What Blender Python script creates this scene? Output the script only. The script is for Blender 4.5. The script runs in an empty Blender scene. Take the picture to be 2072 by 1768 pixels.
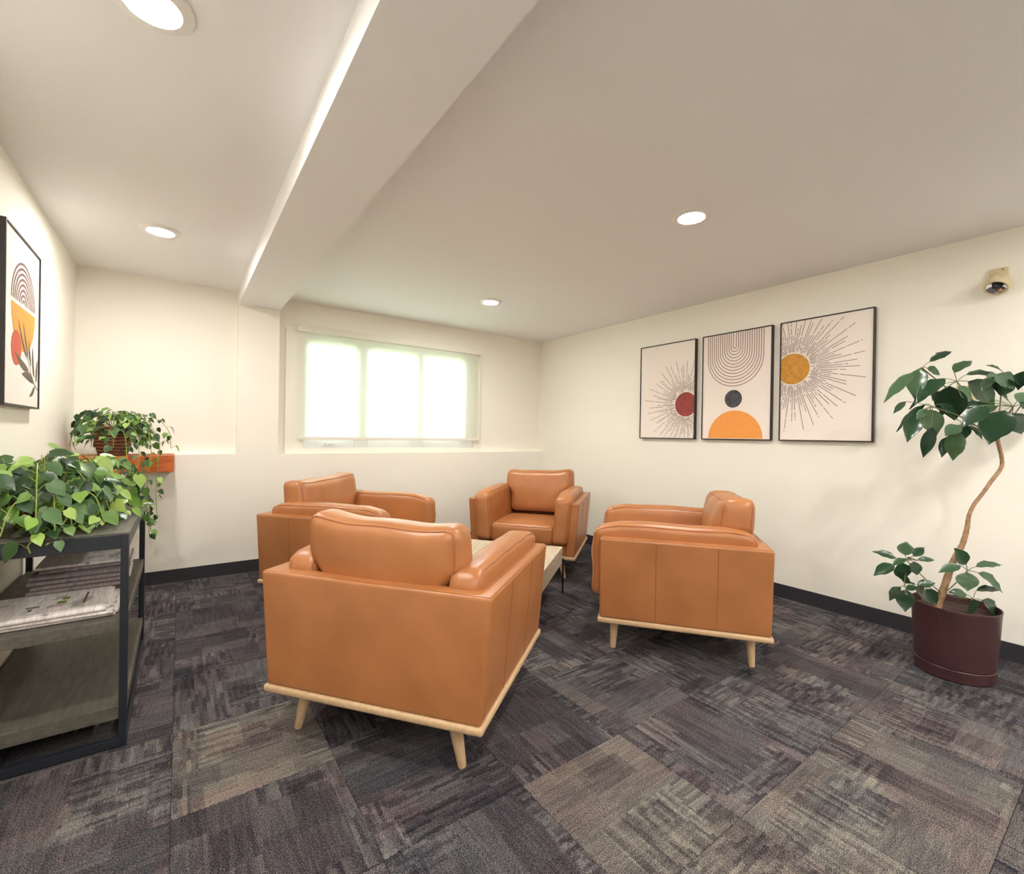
import bpy, bmesh, math, random
from math import sin, cos, pi, radians
from mathutils import Vector, Matrix
random.seed(7)
SC = bpy.context.scene
COL = SC.collection
# ------------------------------------------------------------------ camera
F_PX, YAW, PITCH, ROLL, CAM_H = 935.85, 0.62241, -0.00272, 0.01611, 1.17648
_f = Vector((sin(YAW)*cos(PITCH), cos(YAW)*cos(PITCH), sin(PITCH)))
_r0 = Vector((cos(YAW), -sin(YAW), 0)); _u0 = _r0.cross(_f)
_r = cos(ROLL)*_r0 + sin(ROLL)*_u0; _u = -sin(ROLL)*_r0 + cos(ROLL)*_u0
cam_d = bpy.data.cameras.new('camera'); cam = bpy.data.objects.new('camera', cam_d); COL.objects.link(cam)
cam_d.sensor_fit = 'HORIZONTAL'; cam_d.sensor_width = 36; cam_d.lens = F_PX/2072*36
cam_d.clip_start = 0.02
cam.matrix_world = Matrix(((_r.x, _u.x, -_f.x, 0), (_r.y, _u.y, -_f.y, 0), (_r.z, _u.z, -_f.z, CAM_H), (0, 0, 0, 1)))
SC.camera = cam
# ------------------------------------------------------------------ world, exposure
w = bpy.data.worlds.new('world'); SC.world = w; w.use_nodes = True
bg = w.node_tree.nodes['Background']; bg.inputs[0].default_value = (0.86, 0.94, 1.0, 1); bg.inputs[1].default_value = 5.6
SC.view_settings.view_transform = 'Standard'; SC.view_settings.look = 'None'
SC.view_settings.gamma = 1; SC.view_settings.use_curve_mapping = False
SC.view_settings.exposure = 2.55
SC.cycles.max_bounces = 10; SC.cycles.diffuse_bounces = 7; SC.cycles.transparent_max_bounces = 12
SC.cycles.sample_clamp_indirect = 6
LAMP_EMIT = 77.0
pl = bpy.data.lights.new('window_portal', 'AREA'); pl.shape = 'RECTANGLE'; pl.size = 2.0; pl.size_y = 1.2
pl.cycles.is_portal = True
plo = bpy.data.objects.new('window_portal', pl); COL.objects.link(plo)
plo.location = (1.8, 4.72, 1.55); plo.rotation_euler = (radians(90), 0, 0)   # faces -y, into the room
plo.rotation_euler = (radians(-90), 0, 0)
# ------------------------------------------------------------------ helpers
def at(px, py, depth):
    """world point seen at photo pixel px,py at a distance along the viewing axis"""
    d = _f + _r*((px-1036)/F_PX) - _u*((py-884)/F_PX)
    return Vector((0, 0, CAM_H)) + d*depth

def tag(o, label=None, cat=None, group=None, kind=None):
    if label: o['label'] = label
    if cat: o['category'] = cat
    if group: o['group'] = group
    if kind: o['kind'] = kind
    return o

def empty(name, loc=(0, 0, 0), rz=0, label=None, cat=None, group=None):
    o = bpy.data.objects.new(name, None); COL.objects.link(o); o.empty_display_size = .1
    o.location = loc; o.rotation_euler = (0, 0, rz)
    return tag(o, label, cat, group)

def link(name, me, mat=None, parent=None, loc=None):
    if mat is not None and not me.materials: me.materials.append(mat)
    o = bpy.data.objects.new(name, me); COL.objects.link(o)
    if parent: o.parent = parent
    if loc is not None: o.location = loc
    return o

def copy_tree(o, parent=None):
    c = o.copy(); COL.objects.link(c)
    if parent: c.parent = parent
    for ch in list(o.children): copy_tree(ch, c)
    return c

class MB:
    def __init__(s): s.v = []; s.f = []
    def add(s, vs, fs):
        b = len(s.v); s.v += [tuple(v) for v in vs]; s.f += [tuple(i+b for i in f) for f in fs]; return s
    def box(s, x0, x1, y0, y1, z0, z1):
        vs = [(x, y, z) for z in (z0, z1) for y in (y0, y1) for x in (x0, x1)]
        return s.add(vs, [(0, 2, 3, 1), (4, 5, 7, 6), (0, 1, 5, 4), (2, 6, 7, 3), (0, 4, 6, 2), (1, 3, 7, 5)])
    def quad(s, a, b, c, d): return s.add([a, b, c, d], [(0, 1, 2, 3)])
    def lathe(s, prof, c=(0, 0, 0), n=32, axis='z', cap=True):
        vs = []; fs = []
        for r, h in prof:
            for i in range(n):
                a = 2*pi*i/n
                if axis == 'z': vs.append((c[0]+r*cos(a), c[1]+r*sin(a), c[2]+h))
                elif axis == 'x': vs.append((c[0]+h, c[1]+r*cos(a), c[2]+r*sin(a)))
                else: vs.append((c[0]+r*cos(a), c[1]+h, c[2]-r*sin(a)))
        for j in range(len(prof)-1):
            for i in range(n):
                k = (i+1) % n
                fs.append((j*n+i, j*n+k, (j+1)*n+k, (j+1)*n+i))
        if cap:
            fs.append(tuple(reversed(range(n)))); fs.append(tuple((len(prof)-1)*n+i for i in range(n)))
        return s.add(vs, fs)
    def tube(s, pts, r, n=8, closed=False, cap=True):
        pts = [Vector(p) for p in pts]; m = len(pts)
        rr = r if isinstance(r, (list, tuple)) else [r]*m
        vs = []; fs = []; N = None
        for i, p in enumerate(pts):
            if closed: t = pts[(i+1) % m]-pts[i-1]
            else: t = pts[min(i+1, m-1)]-pts[max(i-1, 0)]
            if t.length < 1e-9: t = Vector((0, 0, 1))
            t.normalize()
            if N is None:
                N = t.cross(Vector((0, 0, 1)))
                if N.length < .1: N = t.cross(Vector((1, 0, 0)))
            else: N = N - t*N.dot(t)
            N.normalize(); B = t.cross(N)
            for k in range(n):
                a = 2*pi*k/n; vs.append(p+(N*cos(a)+B*sin(a))*rr[i])
        for i in range(m if closed else m-1):
            j = (i+1) % m
            for k in range(n):
                l = (k+1) % n; fs.append((i*n+k, i*n+l, j*n+l, j*n+k))
        if cap and not closed:
            fs.append(tuple(reversed(range(n)))); fs.append(tuple((m-1)*n+k for k in range(n)))
        return s.add(vs, fs)
    def mesh(s, name, smooth=None, bevel=0, seg=2):
        me = bpy.data.meshes.new(name); me.from_pydata(s.v, [], s.f)
        bm = bmesh.new(); bm.from_mesh(me)
        bmesh.ops.recalc_face_normals(bm, faces=bm.faces)
        if bevel:
            es = [e for e in bm.edges if len(e.link_faces) == 2 and e.calc_face_angle(0) > radians(35)]
            bmesh.ops.bevel(bm, geom=es, offset=bevel, segments=seg, profile=.6, affect='EDGES', clamp_overlap=True)
        bm.to_mesh(me); bm.free()
        if smooth is not None:
            me.polygons.foreach_set('use_smooth', [True]*len(me.polygons))
            if smooth < 180: me.set_sharp_from_angle(angle=radians(smooth))
        me.update(); return me
    def build(s, name, mat, parent=None, smooth=None, bevel=0, seg=2, **k):
        return tag(link(name, s.mesh(name, smooth, bevel, seg), mat, parent), **k)

def catmull(pts, n=6):
    P = [Vector(p) for p in pts]; P = [P[0]*2-P[1]]+P+[P[-1]*2-P[-2]]; out = []
    for i in range(1, len(P)-2):
        for k in range(n):
            t = k/n; a, b, c, d = P[i-1], P[i], P[i+1], P[i+2]
            out.append(.5*((2*b)+(c-a)*t+(2*a-5*b+4*c-d)*t*t+(3*b-a-3*c+d)*t**3))
    out.append(P[-2]); return out

# ------------------------------------------------------------------ materials
def srgb(r, g, b):
    f = lambda c: (c/255/12.92) if c/255 <= .04045 else ((c/255+.055)/1.055)**2.4
    return (f(r), f(g), f(b), 1)

def mat(name, col, rough=.5, metal=0, spec=None, coat=0, bump=0, bscale=200, var=0, vscale=8, **kw):
    m = bpy.data.materials.new(name); m.use_nodes = True; nt = m.node_tree; b = nt.nodes['Principled BSDF']
    b.inputs['Base Color'].default_value = col; b.inputs['Roughness'].default_value = rough; b.inputs['Metallic'].default_value = metal
    if spec is not None: b.inputs['Specular IOR Level'].default_value = spec
    if coat: b.inputs['Coat Weight'].default_value = coat; b.inputs['Coat Roughness'].default_value = .25
    tc = nt.nodes.new('ShaderNodeTexCoord')
    if bump:
        n = nt.nodes.new('ShaderNodeTexNoise'); n.inputs['Scale'].default_value = bscale; n.inputs['Detail'].default_value = 3
        bp = nt.nodes.new('ShaderNodeBump'); bp.inputs['Strength'].default_value = bump; bp.inputs['Distance'].default_value = .003
        nt.links.new(tc.outputs['Object'], n.inputs['Vector']); nt.links.new(n.outputs[0], bp.inputs['Height']); nt.links.new(bp.outputs[0], b.inputs['Normal'])
    if var:
        n = nt.nodes.new('ShaderNodeTexNoise'); n.inputs['Scale'].default_value = vscale; n.inputs['Detail'].default_value = 4
        mp = nt.nodes.new('ShaderNodeMapRange'); mp.inputs[1].default_value = .3; mp.inputs[2].default_value = .7
        mp.inputs[3].default_value = 1-var; mp.inputs[4].default_value = 1+var
        hs = nt.nodes.new('ShaderNodeHueSaturation'); hs.inputs['Color'].default_value = col
        nt.links.new(tc.outputs['Object'], n.inputs['Vector']); nt.links.new(n.outputs[0], mp.inputs[0])
        nt.links.new(mp.outputs[0], hs.inputs['Value']); nt.links.new(hs.outputs[0], b.inputs['Base Color'])
    return m

def ramp(nt, stops, interp='LINEAR'):
    r = nt.nodes.new('ShaderNodeValToRGB'); cr = r.color_ramp; cr.interpolation = interp
    while len(cr.elements) < len(stops): cr.elements.new(.5)
    for e, (p, c) in zip(cr.elements, stops): e.position = p; e.color = c
    return r

M = {}
M['wall'] = mat('wall_paint', srgb(241, 238, 228), .75, bump=.08, bscale=350)
M['ceiling'] = mat('ceiling_paint', srgb(238, 237, 237), .85, bump=.06, bscale=300)
M['rubber'] = mat('baseboard_rubber', srgb(46, 46, 52), .55, bump=.05, bscale=90)
M['white'] = mat('white_vinyl', srgb(240, 242, 244), .35, spec=.5, bump=.02)
M['whitepaint'] = mat('white_trim_paint', srgb(232, 230, 218), .5, bump=.02)
M['fixture'] = mat('fixture_white', srgb(235, 232, 226), .4, bump=.01)
M['frame'] = mat('black_frame', srgb(38, 32, 30), .45, bump=.1, bscale=120)
M['canvas'] = mat('art_canvas', srgb(240, 229, 222), .8, bump=.15, bscale=900)
M['ink'] = mat('ink_brown', srgb(112, 96, 88), .8, bump=.02)
M['ink_red'] = mat('ink_maroon_line', srgb(128, 92, 86), .8, bump=.02)
M['maroon'] = mat('paint_maroon', srgb(150, 66, 62), .75, var=.18, vscale=25)
M['gold'] = mat('paint_gold', srgb(196, 140, 52), .7, var=.16, vscale=30)
M['charcoal'] = mat('paint_charcoal', srgb(74, 72, 76), .75, var=.45, vscale=40)
M['orange'] = mat('paint_orange', srgb(238, 158, 78), .75, var=.03, vscale=30)
M['amber'] = mat('paint_amber', srgb(214, 152, 62), .75, var=.08, vscale=30)
M['coral'] = mat('paint_coral', srgb(196, 92, 66), .75, var=.06, vscale=30)
M['leafink'] = mat('paint_leaf_brown', srgb(104, 92, 84), .8, var=.2, vscale=30)
M['metal'] = mat('cabinet_black_metal', srgb(42, 46, 54), .38, metal=.3, bump=.05, bscale=60)
M['blackmetal'] = mat('black_leg_metal', srgb(16, 16, 18), .4, metal=.4, bump=.02)
M['pot'] = mat('pot_burgundy', srgb(70, 44, 46), .38, bump=.06, bscale=60, var=.06)
M['potr'] = mat('pot_maroon', srgb(96, 44, 44), .35, bump=.06, bscale=60, var=.1)
M['soil'] = mat('soil', srgb(58, 40, 32), .95, bump=1.0, bscale=120, var=.4, vscale=60)
M['beige'] = mat('beige_plastic', srgb(206, 192, 154), .4, bump=.02)
M['chrome'] = mat('chrome', srgb(225, 225, 230), .12, metal=1, bump=.01)
M['darkglass'] = mat('dark_lens', srgb(50, 45, 50), .1, bump=.01)
M['stem'] = mat('green_stem', srgb(136, 150, 66), .5, bump=.1, bscale=80)
M['stemd'] = mat('olive_stem', srgb(92, 98, 52), .5, bump=.1, bscale=80)
M['bark'] = mat('plant_bark', srgb(150, 118, 88), .8, bump=.8, bscale=160, var=.3, vscale=40)
M['steel'] = mat('window_screw', srgb(90, 90, 95), .4, metal=.6, bump=.02)

def leather():
    m = bpy.data.materials.new('tan_leather'); m.use_nodes = True; nt = m.node_tree; b = nt.nodes['Principled BSDF']
    tc = nt.nodes.new('ShaderNodeTexCoord')
    n = nt.nodes.new('ShaderNodeTexNoise'); n.inputs['Scale'].default_value = 5; n.inputs['Detail'].default_value = 5
    r = ramp(nt, [(.32, srgb(164, 106, 62)), (.7, srgb(180, 119, 72))])
    nt.links.new(tc.outputs['Object'], n.inputs['Vector']); nt.links.new(n.outputs[0], r.inputs[0]); nt.links.new(r.outputs[0], b.inputs['Base Color'])
    v = nt.nodes.new('ShaderNodeTexVoronoi'); v.inputs['Scale'].default_value = 420
    n2 = nt.nodes.new('ShaderNodeTexNoise'); n2.inputs['Scale'].default_value = 9; n2.inputs['Detail'].default_value = 3; n2.inputs['Distortion'].default_value = .4
    b1 = nt.nodes.new('ShaderNodeBump'); b1.inputs['Strength'].default_value = .12; b1.inputs['Distance'].default_value = .001
    b2 = nt.nodes.new('ShaderNodeBump'); b2.inputs['Strength'].default_value = .12; b2.inputs['Distance'].default_value = .010
    nt.links.new(tc.outputs['Object'], v.inputs['Vector']); nt.links.new(tc.outputs['Object'], n2.inputs['Vector'])
    nt.links.new(v.outputs['Distance'], b1.inputs['Height']); nt.links.new(n2.outputs[0], b2.inputs['Height'])
    nt.links.new(b1.outputs[0], b2.inputs['Normal']); nt.links.new(b2.outputs[0], b.inputs['Normal'])
    b.inputs['Roughness'].default_value = .36; b.inputs['Specular IOR Level'].default_value = .55
    return m
M['leather'] = leather()
M['seam'] = mat('leather_seam', srgb(138, 86, 50), .5, bump=.1)
M['piping'] = mat('leather_piping', srgb(166, 106, 64), .4, bump=.1)

def wood(name, c1, c2, scale=(1, 12, 12), rough=.5, dist=2.5, bump=.15):
    m = bpy.data.materials.new(name); m.use_nodes = True; nt = m.node_tree; b = nt.nodes['Principled BSDF']
    tc = nt.nodes.new('ShaderNodeTexCoord'); mp = nt.nodes.new('ShaderNodeMapping'); mp.inputs['Scale'].default_value = scale
    oi = nt.nodes.new('ShaderNodeObjectInfo'); vm = nt.nodes.new('ShaderNodeVectorMath'); vm.operation = 'SCALE'; vm.inputs[0].default_value = (7, 3, 5)
    ad = nt.nodes.new('ShaderNodeVectorMath')
    n = nt.nodes.new('ShaderNodeTexNoise'); n.inputs['Scale'].default_value = 4; n.inputs['Detail'].default_value = 6; n.inputs['Distortion'].default_value = dist*.2
    nt.links.new(tc.outputs['Object'], mp.inputs[0]); nt.links.new(oi.outputs['Random'], vm.inputs['Scale']); nt.links.new(mp.outputs[0], ad.inputs[0]); nt.links.new(vm.outputs[0], ad.inputs[1])
    nt.links.new(ad.outputs[0], n.inputs['Vector'])
    r = ramp(nt, [(.3, c1), (.7, c2)]); nt.links.new(n.outputs[0], r.inputs[0]); nt.links.new(r.outputs[0], b.inputs['Base Color'])
    bp = nt.nodes.new('ShaderNodeBump'); bp.inputs['Strength'].default_value = bump; bp.inputs['Distance'].default_value = .002
    nt.links.new(n.outputs[0], bp.inputs['Height']); nt.links.new(bp.outputs[0], b.inputs['Normal'])
    b.inputs['Roughness'].default_value = rough
    return m
M['oak'] = wood('blond_oak', srgb(190, 158, 120), srgb(208, 178, 140), (14, 1.2, 14), .45)
M['oakleg'] = wood('blond_oak_leg', srgb(188, 158, 124), srgb(206, 176, 142), (12, 12, 1.5), .5)
M['mango'] = wood('bleached_wood', srgb(176, 160, 134), srgb(212, 200, 176), (2, 16, 16), .5)
M['greywood'] = wood('grey_board', srgb(72, 70, 64), srgb(98, 94, 84), (14, 2, 14), .45)
M['cedar'] = wood('orange_wood', srgb(176, 84, 34), srgb(204, 108, 48), (2, 20, 20), .5)

def wicker():
    m = mat('woven_brown', srgb(108, 66, 44), .7); nt = m.node_tree; b = nt.nodes['Principled BSDF']
    tc = nt.nodes.new('ShaderNodeTexCoord'); wv = nt.nodes.new('ShaderNodeTexWave'); wv.bands_direction = 'Z'
    wv.inputs['Scale'].default_value = 14; wv.inputs['Distortion'].default_value = 3; wv.inputs['Detail'].default_value = 3
    r = ramp(nt, [(.2, srgb(84, 50, 34)), (.8, srgb(150, 98, 66))])
    nt.links.new(tc.outputs['Object'], wv.inputs[0]); nt.links.new(wv.outputs[0], r.inputs[0]); nt.links.new(r.outputs[0], b.inputs['Base Color'])
    bp = nt.nodes.new('ShaderNodeBump'); bp.inputs['Strength'].default_value = .6; bp.inputs['Distance'].default_value = .004
    nt.links.new(wv.outputs[0], bp.inputs['Height']); nt.links.new(bp.outputs[0], b.inputs['Normal'])
    return m
M['wicker'] = wicker()

def leafmat(name, stops, rough=.35):
    m = bpy.data.materials.new(name); m.use_nodes = True; nt = m.node_tree; b = nt.nodes['Principled BSDF']
    oi = nt.nodes.new('ShaderNodeObjectInfo'); tc = nt.nodes.new('ShaderNodeTexCoord')
    n = nt.nodes.new('ShaderNodeTexNoise'); n.inputs['Scale'].default_value = 45; n.inputs['Detail'].default_value = 3
    ma = nt.nodes.new('ShaderNodeMath'); ma.operation = 'MULTIPLY_ADD'; ma.inputs[1].default_value = .28
    sb = nt.nodes.new('ShaderNodeMath'); sb.operation = 'SUBTRACT'; sb.inputs[1].default_value = .14
    r = ramp(nt, stops)
    nt.links.new(tc.outputs['Object'], n.inputs['Vector']); nt.links.new(n.outputs[0], ma.inputs[0]); nt.links.new(oi.outputs['Random'], sb.inputs[0])
    nt.links.new(sb.outputs[0], ma.inputs[2]); nt.links.new(ma.outputs[0], r.inputs[0]); nt.links.new(r.outputs[0], b.inputs['Base Color'])
    b.inputs['Roughness'].default_value = rough; b.inputs['Subsurface Weight'].default_value = 0
    tr = nt.nodes.new('ShaderNodeBsdfTranslucent'); mx = nt.nodes.new('ShaderNodeMixShader'); mx.inputs[0].default_value = .18
    nt.links.new(r.outputs[0], tr.inputs[0]); nt.links.new(b.outputs[0], mx.inputs[1]); nt.links.new(tr.outputs[0], mx.inputs[2])
    nt.links.new(mx.outputs[0], nt.nodes['Material Output'].inputs[0])
    return m
M['pothos'] = leafmat('pothos_leaf', [(0, srgb(38, 66, 32)), (.4, srgb(78, 116, 50)), (.75, srgb(120, 156, 70)), (1, srgb(162, 190, 104))])
M['pothos_y'] = leafmat('pothos_leaf_lime', [(0, srgb(94, 136, 44)), (.6, srgb(134, 174, 70)), (1, srgb(186, 210, 120))])
M['pothos_d'] = leafmat('pothos_leaf_deep', [(0, srgb(30, 54, 30)), (.5, srgb(54, 86, 48)), (1, srgb(92, 124, 78))])
M['scheff'] = leafmat('umbrella_leaf', [(0, srgb(36, 60, 42)), (.6, srgb(50, 80, 54)), (1, srgb(80, 108, 76))], .25)

def emit(name, col, s):
    m = bpy.data.materials.new(name); m.use_nodes = True; nt = m.node_tree
    e = nt.nodes.new('ShaderNodeEmission'); e.inputs[0].default_value = col; e.inputs[1].default_value = s
    nt.links.new(e.outputs[0], nt.nodes['Material Output'].inputs[0]); return m
M['lamp'] = emit('downlight_glow', (1.0, .955, .90, 1), LAMP_EMIT)

def glass():
    m = bpy.data.materials.new('window_glass'); m.use_nodes = True; nt = m.node_tree
    t = nt.nodes.new('ShaderNodeBsdfTransparent'); t.inputs[0].default_value = (.93, .96, .95, 1)
    g = nt.nodes.new('ShaderNodeBsdfGlossy'); g.inputs['Roughness'].default_value = .03
    fr = nt.nodes.new('ShaderNodeFresnel'); mx = nt.nodes.new('ShaderNodeMixShader')
    nt.links.new(fr.outputs[0], mx.inputs[0]); nt.links.new(t.outputs[0], mx.inputs[1]); nt.links.new(g.outputs[0], mx.inputs[2])
    nt.links.new(mx.outputs[0], nt.nodes['Material Output'].inputs[0]); return m
M['glass'] = glass()

def blindmat():
    m = bpy.data.materials.new('sheer_blind'); m.use_nodes = True; nt = m.node_tree; b = nt.nodes['Principled BSDF']
    b.inputs['Base Color'].default_value = srgb(240, 238, 228); b.inputs['Roughness'].default_value = .8
    tr = nt.nodes.new('ShaderNodeBsdfTranslucent'); tr.inputs[0].default_value = (.86, .87, .80, 1)
    tp = nt.nodes.new('ShaderNodeBsdfTransparent'); tp.inputs[0].default_value = (1, 1, .98, 1)
    m1 = nt.nodes.new('ShaderNodeMixShader'); m1.inputs[0].default_value = .64
    m2 = nt.nodes.new('ShaderNodeMixShader'); m2.inputs[0].default_value = .08
    tc = nt.nodes.new('ShaderNodeTexCoord'); n = nt.nodes.new('ShaderNodeTexNoise'); n.inputs['Scale'].default_value = 400
    bp = nt.nodes.new('ShaderNodeBump'); bp.inputs['Strength'].default_value = .1; bp.inputs['Distance'].default_value = .001
    nt.links.new(tc.outputs['Object'], n.inputs['Vector']); nt.links.new(n.outputs[0], bp.inputs['Height']); nt.links.new(bp.outputs[0], b.inputs['Normal'])
    nt.links.new(b.outputs[0], m1.inputs[1]); nt.links.new(tr.outputs[0], m1.inputs[2])
    nt.links.new(m1.outputs[0], m2.inputs[1]); nt.links.new(tp.outputs[0], m2.inputs[2])
    nt.links.new(m2.outputs[0], nt.nodes['Material Output'].inputs[0]); return m
M['blind'] = blindmat()

def carpet():
    """tile carpet: each tile object carries 'tone' and 'turn'; stripes and blocks run along the tile"""
    m = bpy.data.materials.new('carpet_tile'); m.use_nodes = True; nt = m.node_tree; b = nt.nodes['Principled BSDF']
    L = nt.links.new
    def N(t, **k):
        n = nt.nodes.new(t)
        for a, v in k.items(): setattr(n, a, v)
        return n
    def math(op, a, bb=None, c=None):
        n = N('ShaderNodeMath', operation=op)
        for i, x in enumerate((a, bb, c)):
            if x is None: continue
            if isinstance(x, (int, float)): n.inputs[i].default_value = x
            else: L(x, n.inputs[i])
        return n.outputs[0]
    tc = N('ShaderNodeTexCoord'); at_t = N('ShaderNodeAttribute', attribute_type='OBJECT', attribute_name='turn')
    at_o = N('ShaderNodeAttribute', attribute_type='OBJECT', attribute_name='tone')
    oi = N('ShaderNodeObjectInfo')
    wz = N('ShaderNodeTexNoise'); wz.inputs['Scale'].default_value = 170; wz.inputs['Detail'].default_value = 3; L(tc.outputs['Object'], wz.inputs['Vector'])
    ws = N('ShaderNodeVectorMath', operation='MULTIPLY_ADD'); ws.inputs[1].default_value = (.016, .016, 0); L(wz.outputs['Color'], ws.inputs[0]); L(tc.outputs['Object'], ws.inputs[2])
    sx = N('ShaderNodeSeparateXYZ'); L(ws.outputs[0], sx.inputs[0])
    turn = at_t.outputs['Fac']
    def mixf(a, bb, t): return math('ADD', math('MULTIPLY', a, math('SUBTRACT', 1, t)), math('MULTIPLY', bb, t))
    # subpanels: a strip of each tile may run across
    seed = math('MULTIPLY', oi.outputs['Random'], 53.0)
    U = mixf(sx.outputs[0], sx.outputs[1], turn); V = mixf(sx.outputs[1], sx.outputs[0], turn)
    def wn(x, y, z):
        c = N('ShaderNodeCombineXYZ')
        for i, q in enumerate((x, y, z)):
            if isinstance(q, (int, float)): c.inputs[i].default_value = q
            else: L(q, c.inputs[i])
        w_ = N('ShaderNodeTexWhiteNoise', noise_dimensions='3D'); L(c.outputs[0], w_.inputs[0]); return w_.outputs[0]
    def fl(x, s, o=0.0): return math('FLOOR', math('MULTIPLY_ADD', x, s, o))
    def blocks(u, v, su, sv, k):
        row = fl(v, sv, k); sh = math('MULTIPLY', wn(row, seed, k), 1.0)
        cell = math('FLOOR', math('MULTIPLY_ADD', u, su, sh)); return wn(row, cell, math('ADD', seed, k*3.7))
    A = blocks(U, V, 5.0, 9.0, 1.3)           # big patches
    Bk = blocks(V, U, 6.0, 7.5, 4.1)          # crossing patches
    C = blocks(U, V, 9.0, 75.0, 7.7)          # thin streaks along the yarn
    Cx = blocks(V, U, 14.0, 80.0, 9.2)        # thin streaks across
    yarn = blocks(U, V, 16.0, 150.0, 31.3)
    sel = blocks(V, U, 2.6, 3.2, 12.5)
    selb = math('GREATER_THAN', sel, .55)
    streak = mixf(C, Cx, selb)
    nz = N('ShaderNodeTexNoise'); nz.inputs['Scale'].default_value = 330; nz.inputs['Detail'].default_value = 2; L(tc.outputs['Object'], nz.inputs['Vector'])
    mp = N('ShaderNodeMapping'); mp.inputs['Scale'].default_value = (120, 420, 1); L(tc.outputs['Object'], mp.inputs[0])
    mp2 = N('ShaderNodeMapping'); mp2.inputs['Scale'].default_value = (420, 120, 1); L(tc.outputs['Object'], mp2.inputs[0])
    f1 = N('ShaderNodeTexNoise'); f1.inputs['Scale'].default_value = 1; f1.inputs['Detail'].default_value = 2; L(mp.outputs[0], f1.inputs['Vector'])
    f2 = N('ShaderNodeTexNoise'); f2.inputs['Scale'].default_value = 1; f2.inputs['Detail'].default_value = 2; L(mp2.outputs[0], f2.inputs['Vector'])
    fine = mixf(f1.outputs[0], f2.outputs[0], turn)
    base = math('ADD', math('MULTIPLY', A, .20), math('MULTIPLY', Bk, .15))
    sm = math('GREATER_THAN', blocks(U, V, 3.0, 4.5, 15.1), .42)
    base = math('ADD', base, math('MULTIPLY', math('MULTIPLY', math('SUBTRACT', streak, .5), sm), .34))
    lum = math('ADD', math('MULTIPLY_ADD', base, 1.0, .145), math('MULTIPLY', at_o.outputs['Fac'], .20))
    lum = math('ADD', lum, math('MULTIPLY', math('SUBTRACT', yarn, .5), .15))
    lum = math('ADD', lum, math('MULTIPLY', math('SUBTRACT', nz.outputs[0], .5), 1.8))
    lum = math('ADD', lum, math('MULTIPLY', math('SUBTRACT', fine, .5), .75))
    r = ramp(nt, [(0.0, srgb(30, 28, 34)), (.22, srgb(56, 51, 56)), (.45, srgb(84, 81, 84)), (.72, srgb(118, 115, 112)), (1.0, srgb(160, 155, 146))])
    L(lum, r.inputs[0])
    # hue: brown-purple against slate
    hue = blocks(U, V, 4.0, 6.0, 21.0)
    mc = N('ShaderNodeMixRGB', blend_type='MULTIPLY'); mc.inputs[0].default_value = 1
    hr = ramp(nt, [(0, (1.04, .95, .97, 1)), (.5, (.98, .99, .99, 1)), (1, (.93, 1.0, 1.04, 1))]); L(hue, hr.inputs[0])
    L(r.outputs[0], mc.inputs[1]); L(hr.outputs[0], mc.inputs[2])
    mc2 = N('ShaderNodeMixRGB', blend_type='MULTIPLY'); L(at_o.outputs['Fac'], mc2.inputs[0]); L(mc.outputs[0], mc2.inputs[1]); mc2.inputs[2].default_value = (1.04, .99, .90, 1)
    L(mc2.outputs[0], b.inputs['Base Color'])
    b.inputs['Roughness'].default_value = .95; b.inputs['Specular IOR Level'].default_value = .1
    bp = N('ShaderNodeBump'); bp.inputs['Strength'].default_value = .5; bp.inputs['Distance'].default_value = .004
    L(math('ADD', nz.outputs[0], fine), bp.inputs['Height']); L(bp.outputs[0], b.inputs['Normal'])
    return m
M['carpet'] = carpet()
M['subfloor'] = mat('subfloor', srgb(40, 38, 40), .9, bump=.2)

def newsprint(name, c, seedv):
    m = bpy.data.materials.new(name); m.use_nodes = True; nt = m.node_tree; b = nt.nodes['Principled BSDF']; L = nt.links.new
    tc = nt.nodes.new('ShaderNodeTexCoord'); mp = nt.nodes.new('ShaderNodeMapping'); mp.inputs['Scale'].default_value = (1, 1, 1); mp.inputs['Location'].default_value = (seedv, seedv*.7, 0)
    L(tc.outputs['Object'], mp.inputs[0])
    br = nt.nodes.new('ShaderNodeTexBrick'); br.inputs['Scale'].default_value = 1; br.inputs['Brick Width'].default_value = .006; br.inputs['Row Height'].default_value = .05
    br.inputs['Mortar Size'].default_value = .0; br.offset = .3
    br.inputs['Color1'].default_value = (1, 1, 1, 1); br.inputs['Color2'].default_value = (.72, .72, .74, 1)
    n = nt.nodes.new('ShaderNodeTexNoise'); n.inputs['Scale'].default_value = 14; L(mp.outputs[0], n.inputs[0]); L(mp.outputs[0], br.inputs[0])
    r = ramp(nt, [(.60, (1, 1, 1, 1)), (.66, (.55, .55, .55, 1))]); L(n.outputs[0], r.inputs[0])
    m1 = nt.nodes.new('ShaderNodeMixRGB'); m1.blend_type = 'MULTIPLY'; m1.inputs[0].default_value = 1; m1.inputs[1].default_value = c; L(br.outputs[0], m1.inputs[2])
    m2 = nt.nodes.new('ShaderNodeMixRGB'); m2.blend_type = 'MULTIPLY'; m2.inputs[0].default_value = 1; L(m1.outputs[0], m2.inputs[1]); L(r.outputs[0], m2.inputs[2])
    L(m2.outputs[0], b.inputs['Base Color']); b.inputs['Roughness'].default_value = .8
    return m
M['paper'] = newsprint('newsprint_light', srgb(234, 226, 222), 0)
M['paperd'] = newsprint('newsprint_grey', srgb(150, 139, 139), 3.1)
M['sheet'] = mat('white_sheet', srgb(226, 220, 214), .8, bump=.02)
M['print_green'] = mat('print_green', srgb(122, 140, 60), .8, bump=.01)
M['print_black'] = mat('print_dark', srgb(92, 84, 86), .8, bump=.01)
M['print_pink'] = mat('print_pink', srgb(196, 160, 152), .8, bump=.01)

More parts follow.
